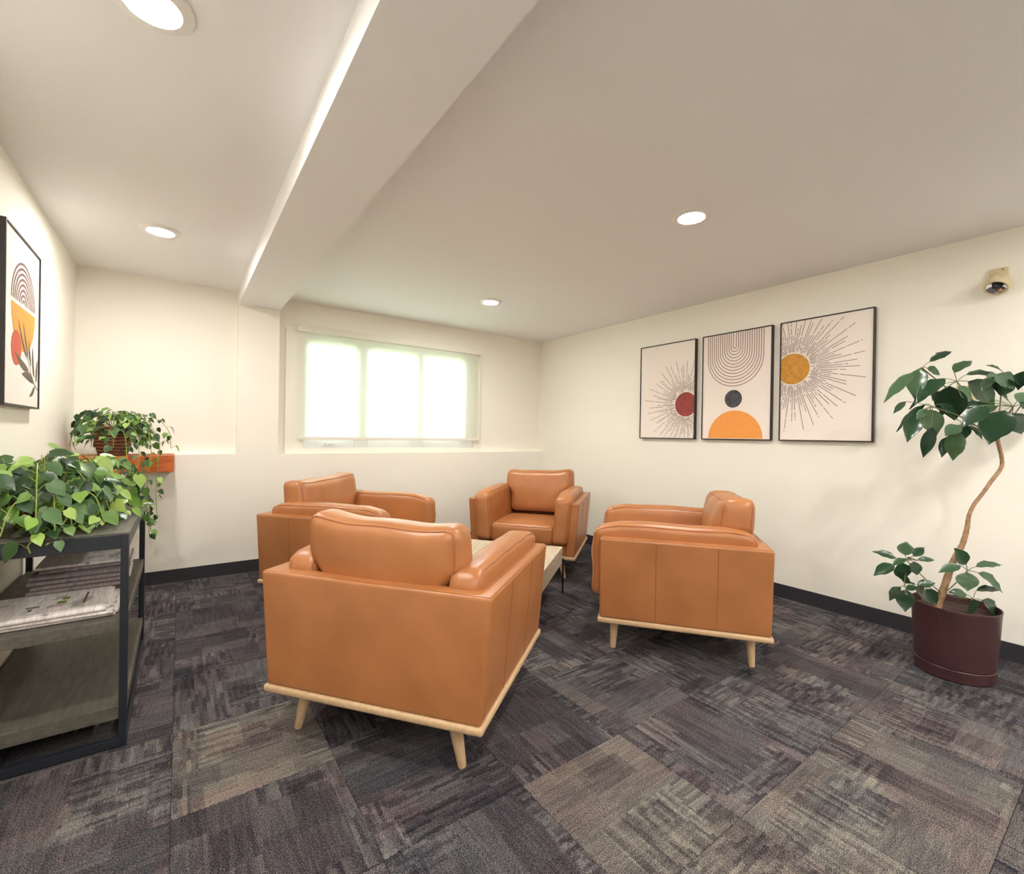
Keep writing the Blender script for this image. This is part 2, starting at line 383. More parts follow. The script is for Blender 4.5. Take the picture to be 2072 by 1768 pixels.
# ------------------------------------------------------------------ room shell
H = 2.35; XL, XR = -.62, 3.672; YF, YD, YB = 4.435, 4.526, -3.4
ZL = .987; XP, XB = .69, .381; ZB = 2.226; BB = .0985
WX0, WX1, WZ0, WZ1 = .90, 2.70, 1.03, 2.09          # window opening
def st(name, mb, m, parent=None, **k):
    o = mb.build(name, m, parent, **k)
    if not parent: o['kind'] = 'structure'
    return o
fl = st('floor', MB().box(XL-.1, XR+.1, YB-.1, YF+.1, -.15, -.006), M['subfloor'])
# carpet tiles
TX, TY, GX, GY = -.01, .742, .48, .489
tones = {(0, 2): 1.2, (2, 0): .85, (2, -1): .75, (3, 1): .35, (4, -1): .75, (3, -1): .8, (1, -1): .55, (3, 2): .45, (0, 3): .25, (5, 1): .3, (5, 0): .35, (6, 0): .35, (-1, 1): .05,
         (1, 0): .0, (1, 1): .0, (4, 0): .1, (3, 0): .15, (2, 1): .0, (4, 1): .25, (5, -1): .5, (5, -2): .45, (4, -2): .6, (0, 1): .1}
tile_mesh = {}
for i in range(-2, 9):
    for j in range(-9, 9):
        x0, x1 = TX+GX*i, TX+GX*(i+1); y0, y1 = TY+GY*j, TY+GY*(j+1)
        x0, x1 = max(x0, XL), min(x1, XR); y0, y1 = max(y0, YB), min(y1, YF)
        if x1-x0 < .01 or y1-y0 < .01: continue
        key = (round(x1-x0, 3), round(y1-y0, 3))
        if key not in tile_mesh:
            g = .0006; a, c = key[0]/2-g, key[1]/2-g; e = .0018
            mb = MB(); vs = [(-a, -c, -.0055), (a, -c, -.0055), (a, c, -.0055), (-a, c, -.0055), (-a, -c, -e), (a, -c, -e), (a, c, -e), (-a, c, -e),
                             (-a+e, -c+e, 0), (a-e, -c+e, 0), (a-e, c-e, 0), (-a+e, c-e, 0)]
            mb.add(vs, [(0, 1, 5, 4), (1, 2, 6, 5), (2, 3, 7, 6), (3, 0, 4, 7), (4, 5, 9, 8), (5, 6, 10, 9), (6, 7, 11, 10), (7, 4, 8, 11), (8, 9, 10, 11), (3, 2, 1, 0)])
            tile_mesh[key] = mb.mesh('carpet_tile')
        o = link('carpet_tile', tile_mesh[key], M['carpet'], fl, ((x0+x1)/2, (y0+y1)/2, 0))
        o['turn'] = float((i+j) % 2); o['tone'] = float(tones.get((i, j), random.choice([0, 0, .05, .12, .3])))
st('ceiling', MB().box(XL-.1, XR+.1, YB-.1, YD+.3, H, H+.1), M['ceiling'])
st('wall_left', MB().box(XL-.1, XL, YB-.1, YD+.3, 0, H), M['wall'])
st('wall_right', MB().box(XR, XR+.1, YB-.1, YD+.3, 0, H), M['wall'])
st('wall_front', MB().box(XL, XR, YB-.1, YB, 0, H), M['wall'])
bw = MB()
bw.box(XL, XR, YF, YD+.2, 0, ZL)                       # thick lower part with its ledge
bw.box(XB, XP, YF, YD+.2, ZL, H)                       # pier under the beam
bw.box(XL, XB, YD, YD+.2, ZL, H)                       # shallow recess at the left
bw.box(XP, WX0, YD, YD+.2, ZL, H); bw.box(WX1, XR, YD, YD+.2, ZL, H)
bw.box(WX0, WX1, YD, YD+.2, ZL, WZ0); bw.box(WX0, WX1, YD, YD+.2, WZ1, H)
st('wall_back', bw, M['wall'])
tag(st('trim_1', MB().box(XB, XP, YB, YF, ZB, H), M['ceiling']), label='boxed beam crossing the ceiling')
def base(name, mb): return st(name, mb, M['rubber'])
t_ = .008
base('baseboard_back', MB().box(XL+t_, XR-t_, YF-t_, YF, 0, BB))
base('baseboard_left', MB().box(XL, XL+t_, YB, YF, 0, BB))
base('baseboard_right', MB().box(XR-t_, XR, YB, YF, 0, BB))
# window casing
cz = MB()
for x0, x1, z0, z1 in [(.755, .905, ZL, 2.10), (2.70, 2.80, ZL, 2.10), (.905, 2.70, 2.085, 2.10), (.905, 2.70, ZL, 1.036)]:
    cz.box(x0, x1, YD-.014, YD, z0, z1)
st('trim_2', cz, M['whitepaint'])
# window
win = empty('window_1', (0, 0, 0)); win['kind'] = 'structure'
fy0, fy1 = 4.545, 4.60
fr = MB()
for x0, x1, z0, z1 in [(WX0, .955, WZ0, WZ1), (2.555, WX1, WZ0, WZ1), (1.372, 1.506, WZ0, WZ1), (1.985, 2.097, WZ0, WZ1)]:
    fr.box(x0, x1, fy0, fy1, z0, z1)
for x0, x1 in [(.955, 1.372), (1.506, 1.985), (2.097, 2.555)]:
    fr.box(x0, x1, fy0, fy1, 1.995, WZ1); fr.box(x0, x1, fy0, fy1, WZ0, 1.13)
fr.build('window_frame', M['white'], win, bevel=.004)
for x0, x1 in [(.955, 1.372), (1.506, 1.985), (2.097, 2.555)]:
    MB().box(x0, x1, 4.575, 4.581, 1.13, 1.995).build('pane', M['glass'], win)
    mt = MB(); xm = (x0+x1)/2-.005
    mt.box(xm-.006, xm+.006, 4.583, 4.597, 1.13, 1.995)
    for z in (1.70, 1.41): mt.box(x0, x1, 4.583, 4.597, z-.006, z+.006)
    mt.build('muntin', M['white'], win)
lt = MB().box(1.03, 1.30, 4.533, 4.545, 1.045, 1.085); lt.box(1.09, 1.20, 4.522, 4.533, 1.058, 1.072)
lt.build('latch', M['white'], win, bevel=.002)
sc_ = MB()
for x in (1.10, 1.135, 1.16): sc_.lathe([(.004, 0), (.004, .003)], (x, 4.519, 1.065), 8, 'y')
sc_.build('screw', M['steel'], win)

# exterior seen faintly through the blind
ext = MB().box(-8, 14, 4.75, 30, .6, .85)
o = ext.build('ground_outside', mat('lawn', srgb(120, 140, 90), .9, bump=.5, bscale=20, var=.2)); o['kind'] = 'structure'
bl = empty('apartment_building', (1.0, 13.0, .85), 0, 'pale apartment building across the lawn, seen faintly through the window blind', 'building')
sid = mat('pale_siding', srgb(205, 208, 205), .8, bump=.1)
MB().box(-6, 3.2, 0, 6, 0, 9).build('facade', sid, bl)
wd = mat('dark_pane', srgb(120, 132, 136), .2, bump=.01)
wp = MB().box(-.45, .45, -.03, .03, 0, 1.5).mesh('window'); wp.materials.append(wd)
wf = MB().box(-.5, .5, -.01, .0, -.06, 0); wfm = wf.mesh('sill'); wfm.materials.append(M['white'])
for a in range(6):
    for b_ in range(3):
        w1 = link('window', wp, None, bl, (-5.2+a*1.5, 0, .8+b_*2.7)); link('window_sill', wfm, None, w1, (0, -.03, 0))
tr_ = empty('tree', (4.3, 9.5, .85), 0, 'slender tree outside, blurred behind the right pane of the blind', 'tree')
MB().tube([(0, 0, 0), (.05, 0, 1.5), (-.05, 0, 3.2), (.05, 0, 5)], [.13, .11, .08, .03], 10).build('trunk', M['bark'], tr_, smooth=60)
cr = MB()
for k in range(260):
    p = Vector((random.gauss(0, .8), random.gauss(0, .8), random.uniform(2.2, 5.5))); d = Vector((random.uniform(-1, 1), random.uniform(-1, 1), random.uniform(-1, .3))).normalized()*.22
    s_ = d.cross(Vector((0, 0, 1))); s_ = s_.normalized()*.09 if s_.length > .01 else Vector((.09, 0, 0))
    cr.add([p, p+d*.5+s_, p+d, p+d*.5-s_], [(0, 1, 2, 3)])
tag(cr.build('foliage', M['pothos'], tr_), kind='stuff')

# roller blind
bd = empty('roller_blind', (1.8, 4.49, 2.11), 0, 'white sheer roller blind drawn almost fully down over the window', 'blind')
MB().box(-.95, .955, -.03, .022, -.03, .035).build('cassette', M['whitepaint'], bd, bevel=.008)
fb = MB(); nx, nz = 24, 10
vs = []
for i in range(nx+1):
    for j in range(nz+1):
        x = -.935+1.87*i/nx; z = -.97+.945*j/nz
        vs.append((x, .004*sin(i*1.1)*sin(pi*j/nz)*.4, z))
fb.add(vs, [(i*(nz+1)+j, (i+1)*(nz+1)+j, (i+1)*(nz+1)+j+1, i*(nz+1)+j+1) for i in range(nx) for j in range(nz)])
fb.build('blind_fabric', M['blind'], bd, smooth=180)
MB().box(-.94, .955, -.012, .012, -.999, -.97).build('bottom_rail', M['whitepaint'], bd, bevel=.005)
for x in (-.95, .955):
    MB().box(x-.006, x+.006, -.02, .03, -.030, .020).build('end_cap', M['fixture'], bd, bevel=.003)
MB().tube([(.965, -.012, -.03), (.968, -.012, -.5), (.966, -.012, -.97), (.972, -.012, -1.0), (.978, -.012, -.97), (.977, -.012, -.5), (.974, -.012, -.03)], .0025, 6).build('bead_chain', M['whitepaint'], bd, smooth=60)

# ------------------------------------------------------------------ ceiling lights
def downlight(x, y, label, first=[None]):
    if first[0] is None:
        t = empty('downlight', (x, y, H))
        MB().lathe([(.098, 0), (.098, -.005), (.092, -.010), (.068, -.012), (.0645, -.004)], n=48).build('trim_ring', M['fixture'], t, smooth=40)
        MB().lathe([(.0645, -.0042), (.0645, -.0095), (.045, -.0105), (.001, -.0108)], n=48, cap=False).build('lens', M['lamp'], t, smooth=180)
        first[0] = t
    else:
        t = copy_tree(first[0]); t.location = (x, y, H)
    tag(t, label, 'light', 'recessed ceiling downlights')
downlight(-.075, 1.625, 'large bright round downlight at the top edge of the photo, left of the beam')
downlight(-.107, 3.43, 'round downlight left of the beam, near the blank recessed back wall')
downlight(2.20, 3.42, 'small-looking round downlight in front of the window, furthest from view')
downlight(2.18, 1.445, 'bright round downlight right of the beam, above the armchair seen from its side')
downlight(-.09, -.25, 'added fill downlight behind the viewer, left of the beam, unseen, continuing the left row')  # unseen lamp added to brighten the room, spaced on from the left row
downlight(2.19, -.53, 'added fill downlight behind the viewer, right of the beam, unseen, continuing the right row')  # likewise added for brightness, spaced on from the right row
downlight(-.09, -1.05, 'second added fill downlight behind the viewer, left of the beam, out of view')  # from here down: unseen fill lamps, added to lift chair back and walls
downlight(-.09, -2.05, 'rearmost added fill downlight behind the viewer, left of the beam, out of view')
downlight(2.19, -1.45, 'second added fill downlight behind the viewer, right of the beam, out of view')
downlight(3.0, -.53, 'added fill downlight behind the viewer close to the right wall, out of view')
downlight(2.9, -2.3, 'rearmost added fill downlight behind the viewer near the right wall, out of view')

# ------------------------------------------------------------------ leather armchairs
def grid_lin(n, edge):
    """n+1 parameters in [-1,1], crowded to the ends"""
    out = []
    for i in range(n+1):
        t = -1+2*i/n; out.append(math.copysign(1-(1-abs(t))**1.0, t))
    e = [-1, -1+edge*.5, -1+edge, -1+edge*1.6]
    mid = [(-1+edge*1.6)+(2-edge*3.2)*k/(n-1) for k in range(1, n-1)]
    return e+mid+[-v for v in reversed(e)]

def cushion(w_, d_, h_, r, puff=(0, .0, 0), warp=None, n=10, piping=None, pr=.0045):
    """rounded upholstered block centred on the origin, with optional seams round its big faces"""
    half = Vector((w_/2, d_/2, h_/2))
    def mp(u, v, t):
        p = Vector((u*half.x, v*half.y, t*half.z))
        q = Vector([max(-(half[i]-r), min(half[i]-r, p[i])) for i in range(3)])
        dlt = p-q
        if dlt.length > 1e-9: p = q+dlt.normalized()*r
        sx_, sy_, sz_ = (1-u*u), (1-v*v), (1-t*t)
        p.x += puff[0]*math.copysign(1, u)*abs(u)**3*(sy_*sz_)**.6
        p.y += puff[1]*math.copysign(1, v)*abs(v)**3*(sx_*sz_)**.6
        p.z += puff[2]*math.copysign(1, t)*abs(t)**3*(sx_*sy_)**.6
        return Vector(warp(p)) if warp else p
    mb = MB(); idx = {}
    G = [grid_lin(n, min(.9, r/half[i])) for i in range(3)]
    m = len(G[0])-1
    def vid(i, j, k):
        key = (i, j, k)
        if key not in idx:
            idx[key] = len(mb.v); mb.v.append(tuple(mp(G[0][i], G[1][j], G[2][k])))
        return idx[key]
    for a in range(m):
        for b_ in range(m):
            for s_ in (0, m):
                for ax in range(3):
                    def V(x, y):
                        t = [x, y]; t.insert(ax, s_); return vid(*t)
                    f = (V(a, b_), V(a+1, b_), V(a+1, b_+1), V(a, b_+1))
                    mb.f.append(f)
    pp = None
    if piping:
        pp = MB(); L = 14
        for ax, s_ in piping:
            path = []
            seq = [(-1, -1, 1, 0), (1, -1, 0, 1), (1, 1, -1, 0), (-1, 1, 0, -1)]
            for (x0, y0, dx, dy) in seq:
                for k in range(L):
                    x = x0+dx*2*k/L; y = y0+dy*2*k/L
                    # keep corners rounded
                    rr_ = .12; ax_, ay_ = x, y
                    if abs(x) > 1-rr_ and abs(y) > 1-rr_:
                        cx_, cy_ = math.copysign(1-rr_, x), math.copysign(1-rr_, y); vv = Vector((x-cx_, y-cy_))
                        if vv.length > rr_: vv = vv.normalized()*rr_
                        ax_, ay_ = cx_+vv.x, cy_+vv.y
                    t = [ax_, ay_]; t.insert(ax, s_); path.append(mp(*t))
            pp.tube(path, pr, 6, closed=True)
    return mb, pp

# chair frame: x to its right, y forward, z up
CW, CWB, CL, CZ0, CZT, TH = .956, .888, .846, .196, .634, .076
def wid(z): return (CWB+(CW-CWB)*(z-CZ0)/(CZT-CZ0))/2
def shell_mesh():
    mb = MB()
    def U(z, inset=0.0):
        wo = wid(z); l = CL/2
        return [(-wo, l), (-wo, -l), (wo, -l), (wo, l), (wo-TH, l), (wo-TH, -l+TH), (-wo+TH, -l+TH), (-wo+TH, l)]
    levels = [CZ0, .30, CZT]
    vs = []
    for z in levels: vs += [(x, y, z) for x, y in U(z)]
    fs = []
    for L_ in range(len(levels)-1):
        for i in range(8):
            k = (i+1) % 8; fs.append((L_*8+i, L_*8+k, (L_+1)*8+k, (L_+1)*8+i))
    def capf(o, flip):
        c = [(0, 1, 6, 7), (1, 2, 5, 6), (2, 3, 4, 5)]
        return [tuple(o+i for i in (f if not flip else reversed(f))) for f in c]
    fs += capf(0, False)+capf(8*(len(levels)-1), True)
    mb.add(vs, fs)
    wo = wid(.24)-TH-.002; mb.box(-wo, wo, -CL/2+TH, CL/2-.012, CZ0, .288)
    return mb
def make_chair():
    root = empty('armchair')
    body = shell_mesh().build('body', M['leather'], root, smooth=50, bevel=.014, seg=4)
    # seams: top edge lines, upright side seams
    sm = MB(); e = .0022; l = CL/2; zt = CZT
    inn = wid(zt)-.007
    sm.tube([(-inn, l-.01, zt-.002), (-inn, -l+.008, zt-.002), (inn, -l+.008, zt-.002), (inn, l-.01, zt-.002)], e, 6)
    for s in (-1, 1):
        for y in (.13, -.17):
            sm.tube([(s*(wid(z)+.0002), y, z) for z in (CZ0+.006, .35, .5, CZT-.014)], .0012, 5)
        sm.tube([(s*(wid(z)-.004), l-.003, z) for z in (CZ0+.006, .4, CZT-.012)], e, 6)
    sm.build('seam', M['seam'], body, smooth=60)
    # plinth
    MB().box(-CWB/2-.009, CWB/2+.009, -CL/2-.009, CL/2+.009, .168, CZ0).build('plinth', M['oak'], root, smooth=50, bevel=.011, seg=3)
    for sx_ in (-1, 1):
        for y in (-.352, .352):
            p0 = Vector((sx_*.353, y, 0)); p1 = Vector((sx_*.315, y*.985, .172))
            leg = MB().tube([p0, p0+(p1-p0)*.03, p0+(p1-p0)*.5, p1], [.0135, .0155, .021, .027], 20)
            leg.build('leg', M['oakleg'], root, smooth=50)
    # arm pads
    for s in (-1, 1):
        w_, d_, h_ = .125, .835, .415
        cx_, cy_, cz_ = s*.338, .052, .293+h_/2
        def warp(p, s=s):
            z = p.z+cz_; y = p.y+cy_
            x = p.x + s*(wid(z)-wid(.5))*.9
            # top slopes away to rounded front and back
            f = max(0, (p.y-.26)/.16); b_ = max(0, (-p.y-.30)/.12)
            top = max(0, p.z/(h_/2))
            dz = -(.045*f*f+.035*b_*b_)*top
            dz += .0025*sin(y*15+s)*top - .004*top
            return (x+.0015*sin(y*31+z*20), p.y+.004*sin(z*26)*max(0, p.y)/.4, p.z+dz)
        mb, pp = cushion(w_, d_, h_, .034, (.006, .006, .008), warp, 9, piping=[(0, -1), (0, 1)], pr=.0038)
        a = mb.build('arm_pad', M['leather'], root, smooth=180); a.location = (cx_, cy_, cz_)
        p_ = pp.build('piping', M['piping'], a, smooth=180)
    # seat cushion
    mb, pp = cushion(.545, .66, .15, .03, (.0, .004, .012), lambda p: (p.x, p.y, p.z+.006*sin(p.x*9)*0 - .012*max(0, -p.y)/.33), 10, piping=[(2, 1)], pr=.0035)
    a = mb.build('seat_cushion', M['leather'], root, smooth=180); a.location = (0, .115, .358)
    pp.build('piping', M['piping'], a, smooth=180)
    # back cushion: leaning, wider above the arms
    hh = .405
    def warpb(p):
        t = (p.z+hh/2)/hh
        kx = .86+.17*min(1, max(0, (t-.42)/.18))
        x = p.x*kx
        sag = -.016*(1-min(1, abs(p.x)/.30)**2)*max(0, t-.6)*2.5 - .010*p.x/.3*t + .003*sin(p.x*19+1)*max(0, t-.5)*2
        thick = 1.0+.10*sin(pi*t)
        y = p.y*thick - (t-.2)*.055 + .005*sin(p.x*23+p.z*9)*t
        return (x, y, p.z+sag)
    mb, pp = cushion(.625, .165, hh, .05, (.010, .020, .0), warpb, 13, piping=[(1, -1), (1, 1)], pr=.0045)
    a = mb.build('back_cushion', M['leather'], root, smooth=180); a.location = (0, -.248, .653)
    pp.build('piping', M['piping'], a, smooth=180)
    return root
ch0 = make_chair()
G_CH = 'four matching tan leather armchairs round the table'
for k, (x, y, th, lab) in enumerate([
    (.8902, 1.9164, .6566, 'tan leather armchair nearest the viewer, seen from behind with splayed wooden legs'),
    (2.4798, 1.7032, 2.2328, 'tan leather armchair on the right, seen from its side with two wooden legs'),
    (2.6638, 3.3533, 3.8135, 'tan leather armchair in the far corner, seen from the front, facing the viewer'),
    (1.0481, 3.4291, 5.4039, 'tan leather armchair under the left end of the window, half hidden behind the nearest one')]):
    c = ch0 if k == 0 else copy_tree(ch0)
    c.location = (x, y, 0); c.rotation_euler = (0, 0, th-pi/2)
    tag(c, lab, 'armchair', G_CH)

# ------------------------------------------------------------------ coffee table
TA = math.atan2(.617, .786)
corner = Vector((2.342, 2.589, 0)); ux = Vector((cos(TA), sin(TA), 0)); vy = Vector((-sin(TA), cos(TA), 0))
TLn, TWd = .84, .75
tc0 = corner-ux*TLn/2+vy*TWd/2
tb = empty('coffee_table', (tc0.x, tc0.y, 0), TA, 'low bleached wood coffee table with thin black metal legs between the armchairs', 'table')
nb = 6; bwid = TWd/nb
for k in range(nb):
    y0 = -TWd/2+k*bwid
    MB().box(-TLn/2, TLn/2, y0+.0006, y0+bwid-.0006, .322, .35).build('plank', M['mango'], tb, bevel=.002)
ap = MB()
for (x0, x1, y0, y1) in [(-TLn/2+.004, TLn/2-.004, -TWd/2+.003, -TWd/2+.022), (-TLn/2+.004, TLn/2-.004, TWd/2-.022, TWd/2-.003), (-TLn/2+.004, -TLn/2+.024, -TWd/2+.022, TWd/2-.022), (TLn/2-.024, TLn/2-.004, -TWd/2+.022, TWd/2-.022)]:
    MB().box(x0, x1, y0, y1, .226, .322).build('apron', M['mango'], tb, bevel=.002)
for sx_ in (-1, 1):
    for sy_ in (-1, 1):
        lg = MB(); X, Y = sx_*(TLn/2+.004), sy_*(TWd/2+.004)
        lg.tube([(X, Y, 0), (X, Y, .262)], .0068, 12);
        lg.tube([(X, Y, .258), (X-sx_*.03, Y-sy_*.002, .258)], .005, 8)
        lg.build('leg', M['blackmetal'], tb, smooth=50)

# ------------------------------------------------------------------ console cabinet
CX0, CX1, CY0, CY1, CT = -.608, -.150, 2.226, 3.245, .79
cab = empty('console_shelf', ((CX0+CX1)/2, (CY0+CY1)/2, 0), 0, 'low open console with black metal frame and grey boards along the left wall', 'shelf')
ox, oy = (CX0+CX1)/2, (CY0+CY1)/2
def cb(x0, x1, y0, y1, z0, z1): return MB().box(x0-ox, x1-ox, y0-oy, y1-oy, z0, z1)
pw = .024
for x0 in (CX0, CX1-pw):
    for y0 in (CY0, CY1-pw):
        cb(x0, x0+pw, y0, y0+pw, 0, CT-.002).build('post', M['metal'], cab, bevel=.0015)
for x0 in (CX0, CX1-pw):
    cb(x0, x0+pw, CY0+pw, CY1-pw, CT-.054, CT-.002).build('rail', M['metal'], cab, bevel=.0015)
    cb(x0, x0+pw, CY0+pw, CY1-pw, .004, .03).build('rail', M['metal'], cab, bevel=.0015)
for y0 in (CY0, CY1-pw):
    cb(CX0+pw, CX1-pw, y0, y0+pw, CT-.054, CT-.002).build('rail', M['metal'], cab, bevel=.0015)
    cb(CX0+pw, CX1-pw, y0, y0+pw, .004, .034).build('rail', M['metal'], cab, bevel=.0015)
cb(CX0, CX1, CY0+.006, CY1, CT-.002, CT+.004).build('top_board', M['greywood'], cab, bevel=.001)
cb(CX0+.004, CX1-.004, CY0+.008, CY1-.004, .430, .472).build('shelf_board', M['greywood'], cab, bevel=.002)
cb(CX0+.004, CX1-.004, CY0+.008, CY1-.004, .103, .152).build('shelf_board', M['greywood'], cab, bevel=.002)

# newspapers on the shelf
def newspaper(cx, cy, z, w_, d_, th, rz, m, label, prints=False, droop=0):
    t = empty('newspaper', (cx, cy, z), rz, label, 'newspaper', 'folded newspapers on the console shelf')
    mb = MB(); prof = []
    # fold at the front (y-): outline in the y,z plane, extruded along x
    n = 7
    for k in range(n+1):
        a = -pi/2-pi*k/n; prof.append((-d_/2+th/2+th/2*cos(a)*1.0, th/2+th/2*sin(a)))
    prof += [(0, th*1.0), (d_/2, th*.98), (d_/2+.003, th*.80), (d_/2-.004, th*.62), (d_/2, th*.4), (d_/2-.003, th*.2), (d_/2, .0)]
    xs = [-w_/2, -w_/4, 0, w_/4, w_/2]; np_ = len(prof)
    for x in xs:
        for y, zz in prof: mb.v.append((x, y, zz))
    for i in range(len(xs)-1):
        for k in range(np_):
            l = (k+1) % np_; mb.f.append((i*np_+k, i*np_+l, (i+1)*np_+l, (i+1)*np_+k))
    mb.f.append(tuple(range(np_))); mb.f.append(tuple(reversed([(len(xs)-1)*np_+k for k in range(np_)])))
    mb.build('folded_pages', m, t, smooth=40)
    # inner sheets at the right end
    for k in range(1, 3):
        zz = th*k/3; MB().box(w_/2-.004, w_/2+.004*k, -d_/2+.02, d_/2-.01, zz-.0012, zz+.0012).build('inner_sheet', M['sheet'], t)
    if prints:
        e = .0012
        def pr_(x0, x1, y0, y1, m_): MB().box(x0, x1, y0, y1, th-.0008, th+e*.6).build('headline', m_, t)
        pr_(.105, .112, -.05, .09, M['print_black']); pr_(.03, .055, -.02, .012, M['print_green']); pr_(.04, .06, .03, .06, M['print_green']); pr_(.02, .05, -.05, -.03, M['print_pink'])
        pr_(-.05, -.015, -.03, -.018, M['print_black']); pr_(-.04, -.03, -.07, -.045, M['print_black']); pr_(-.15, -.11, -.06, -.045, M['print_black']); pr_(-.17, -.12, -.10, -.094, M['print_black'])
        pr_(.125, .127, -.1, .1, M['print_pink'])
NX = -.385
newspaper(NX, 2.445, .472, .38, .30, .012, .01, M['paper'], 'pale folded newspaper at the very bottom of the pile on the console')
newspaper(NX-.002, 2.432, .4842, .385, .30, .013, -.015, M['paper'], 'pale folded newspaper second from the bottom of the console pile')
newspaper(NX-.016, 2.425, .4974, .36, .30, .018, .02, M['paper'], 'pale newspaper with green and black headlines under the dark stack', prints=True)
zz = .5156
labs = ['greyish newspaper lying directly on the pale one with green headlines', 'greyish newspaper second in the dark upper stack', 'thick greyish newspaper in the middle of the dark upper stack',
        'greyish newspaper third from the top of the console pile', 'greyish newspaper second from the top of the console pile', 'topmost folded newspaper of the pile on the console shelf']
for k in range(6):
    th = [.016, .016, .018, .017, .015, .013][k]
    newspaper(-.335+.008*sin(k*2.1)+.012*(k > 3), 2.705+.03*(k > 3)+.006*k, zz, .285+.012*(k < 2), .28, th, .03*sin(k*1.7), M['paperd'] if k < 5 else M['paper'], labs[k]); zz += th+.0002

# ------------------------------------------------------------------ mantel shelf on the left wall
mn = empty('mantel_beam', (-.33, 4.24, .88), 0, 'thick orange-brown wooden beam shelf in the left back corner under a potted vine', 'shelf')
MB().box(-.288, .296, -.19, .193, 0, .118).build('beam', M['cedar'], mn, bevel=.006)
br_ = MB(); vs = [(-.285, -.10, 0), (-.285, .192, 0), (.28, -.10, 0), (.28, .192, 0), (-.285, .15, -.42), (-.285, .192, -.42), (.02, .15, -.42), (.02, .192, -.42)]
br_.add(vs, [(0, 2, 3, 1), (4, 5, 7, 6), (0, 4, 6, 2), (1, 3, 7, 5), (0, 1, 5, 4), (2, 6, 7, 3)])
br_.build('bracket', M['wall'], mn)

# ------------------------------------------------------------------ framed prints
def art(name, label, wall, a0, a1, z0, z1, depth=.035):
    """wall 'R': u runs from the far end (left in view) to the near end; wall 'L': u runs along +y. Returns root and a placer (u,v,h)->local"""
    wd_ = abs(a1-a0); ht = z1-z0; ym = (a0+a1)/2; zm = (z0+z1)/2
    x = XR if wall == 'R' else XL; sgn = -1 if wall == 'R' else 1
    root = empty(name, (x, ym, zm), 0, label, 'picture')
    def P(u, v, h):   # u right in view, v up, both metres from the centre; h off the wall
        return (sgn*h, (-u if wall == 'R' else u), v)
    def bx(u0, u1, v0, v1, h0, h1):
        xs = sorted((P(0, 0, h0)[0], P(0, 0, h1)[0])); ys = sorted((P(u0, 0, 0)[1], P(u1, 0, 0)[1]))
        return MB().box(xs[0], xs[1], ys[0], ys[1], v0, v1)
    f = .008; W, Hh = wd_/2, ht/2
    for u0, u1, v0, v1 in [(-W, -W+f, -Hh, Hh), (W-f, W, -Hh, Hh), (-W+f, W-f, Hh-f, Hh), (-W+f, W-f, -Hh, -Hh+f)]:
        bx(u0, u1, v0, v1, .002, depth).build('frame_side', M['frame'], root, bevel=.0008)
    bx(-W+f, W-f, -Hh+f, Hh-f, .006, depth-.006).build('canvas', M['canvas'], root)
    hs = depth-.0055
    lim = (-W+f, W-f, -Hh+f, Hh-f)
    def shape(nm, polys, m_, lift=0):
        mb = MB()
        for poly in polys:
            q = clip(poly, lim)
            if len(q) > 2: mb.add([P(u, v, hs+.0004+lift) for u, v in q], [tuple(range(len(q)))])
        o = mb.build(nm, m_, root); return o
    return root, shape, W, Hh
def clip(poly, lim):
    def cut(pts, inside, inter):
        out = []
        for i in range(len(pts)):
            a, b_ = pts[i-1], pts[i]
            if inside(b_):
                if not inside(a): out.append(inter(a, b_))
                out.append(b_)
            elif inside(a): out.append(inter(a, b_))
        return out
    for ax, val, sg in ((0, lim[0], 1), (0, lim[1], -1), (1, lim[2], 1), (1, lim[3], -1)):
        if not poly: break
        ins = lambda p: sg*(p[ax]-val) >= -1e-9
        def it(a, b_):
            t = (val-a[ax])/(b_[ax]-a[ax]); return (a[0]+(b_[0]-a[0])*t, a[1]+(b_[1]-a[1])*t)
        poly = cut(poly, ins, it)
    return poly
def disc(cx, cy, r, n=48, a0=0, a1=2*pi): return [(cx+r*cos(a0+(a1-a0)*k/n), cy+r*sin(a0+(a1-a0)*k/n)) for k in range(n+(a1-a0 < 6))]
def seg(p, q, w_):
    d = Vector((q[0]-p[0], q[1]-p[1])); n = Vector((-d.y, d.x)).normalized()*w_/2
    return [(p[0]-n.x, p[1]-n.y), (q[0]-n.x, q[1]-n.y), (q[0]+n.x, q[1]+n.y), (p[0]+n.x, p[1]+n.y)]
def rays(cx, cy, r0, rmin, rmax, n, seed, w_=.0036):
    rnd = random.Random(seed); out = []
    for k in range(n):
        a = 2*pi*(k+rnd.uniform(-.12, .12))/n
        R1 = rmin+(rmax-rmin)*(.5+.5*sin(k*2.399))*rnd.uniform(.75, 1); s0 = r0+rnd.choice([0, 0, .006, .014, .03])
        cuts = sorted(rnd.uniform(s0, R1) for _ in range(rnd.choice([1, 2, 2, 3]))); p = s0
        for c in cuts+[R1]:
            e = c-.006
            if e-p > .006: out.append(seg((cx+p*cos(a), cy+p*sin(a)), (cx+e*cos(a), cy+e*sin(a)), w_))
            p = c+.004
    return out
# sun print, maroon
r1, sh, W, Hh = art('framed_print', 'smallest-looking framed print: maroon half sun with brown rays, left of the three', 'R', 2.940, 2.348, 1.172, 2.050)
c1 = (.205, Hh-.57)
sh('rays', rays(*c1, .114, .20, .46, 110, 1), M['ink']); sh('sun_disc', [disc(*c1, .108)], M['maroon'], .0003)
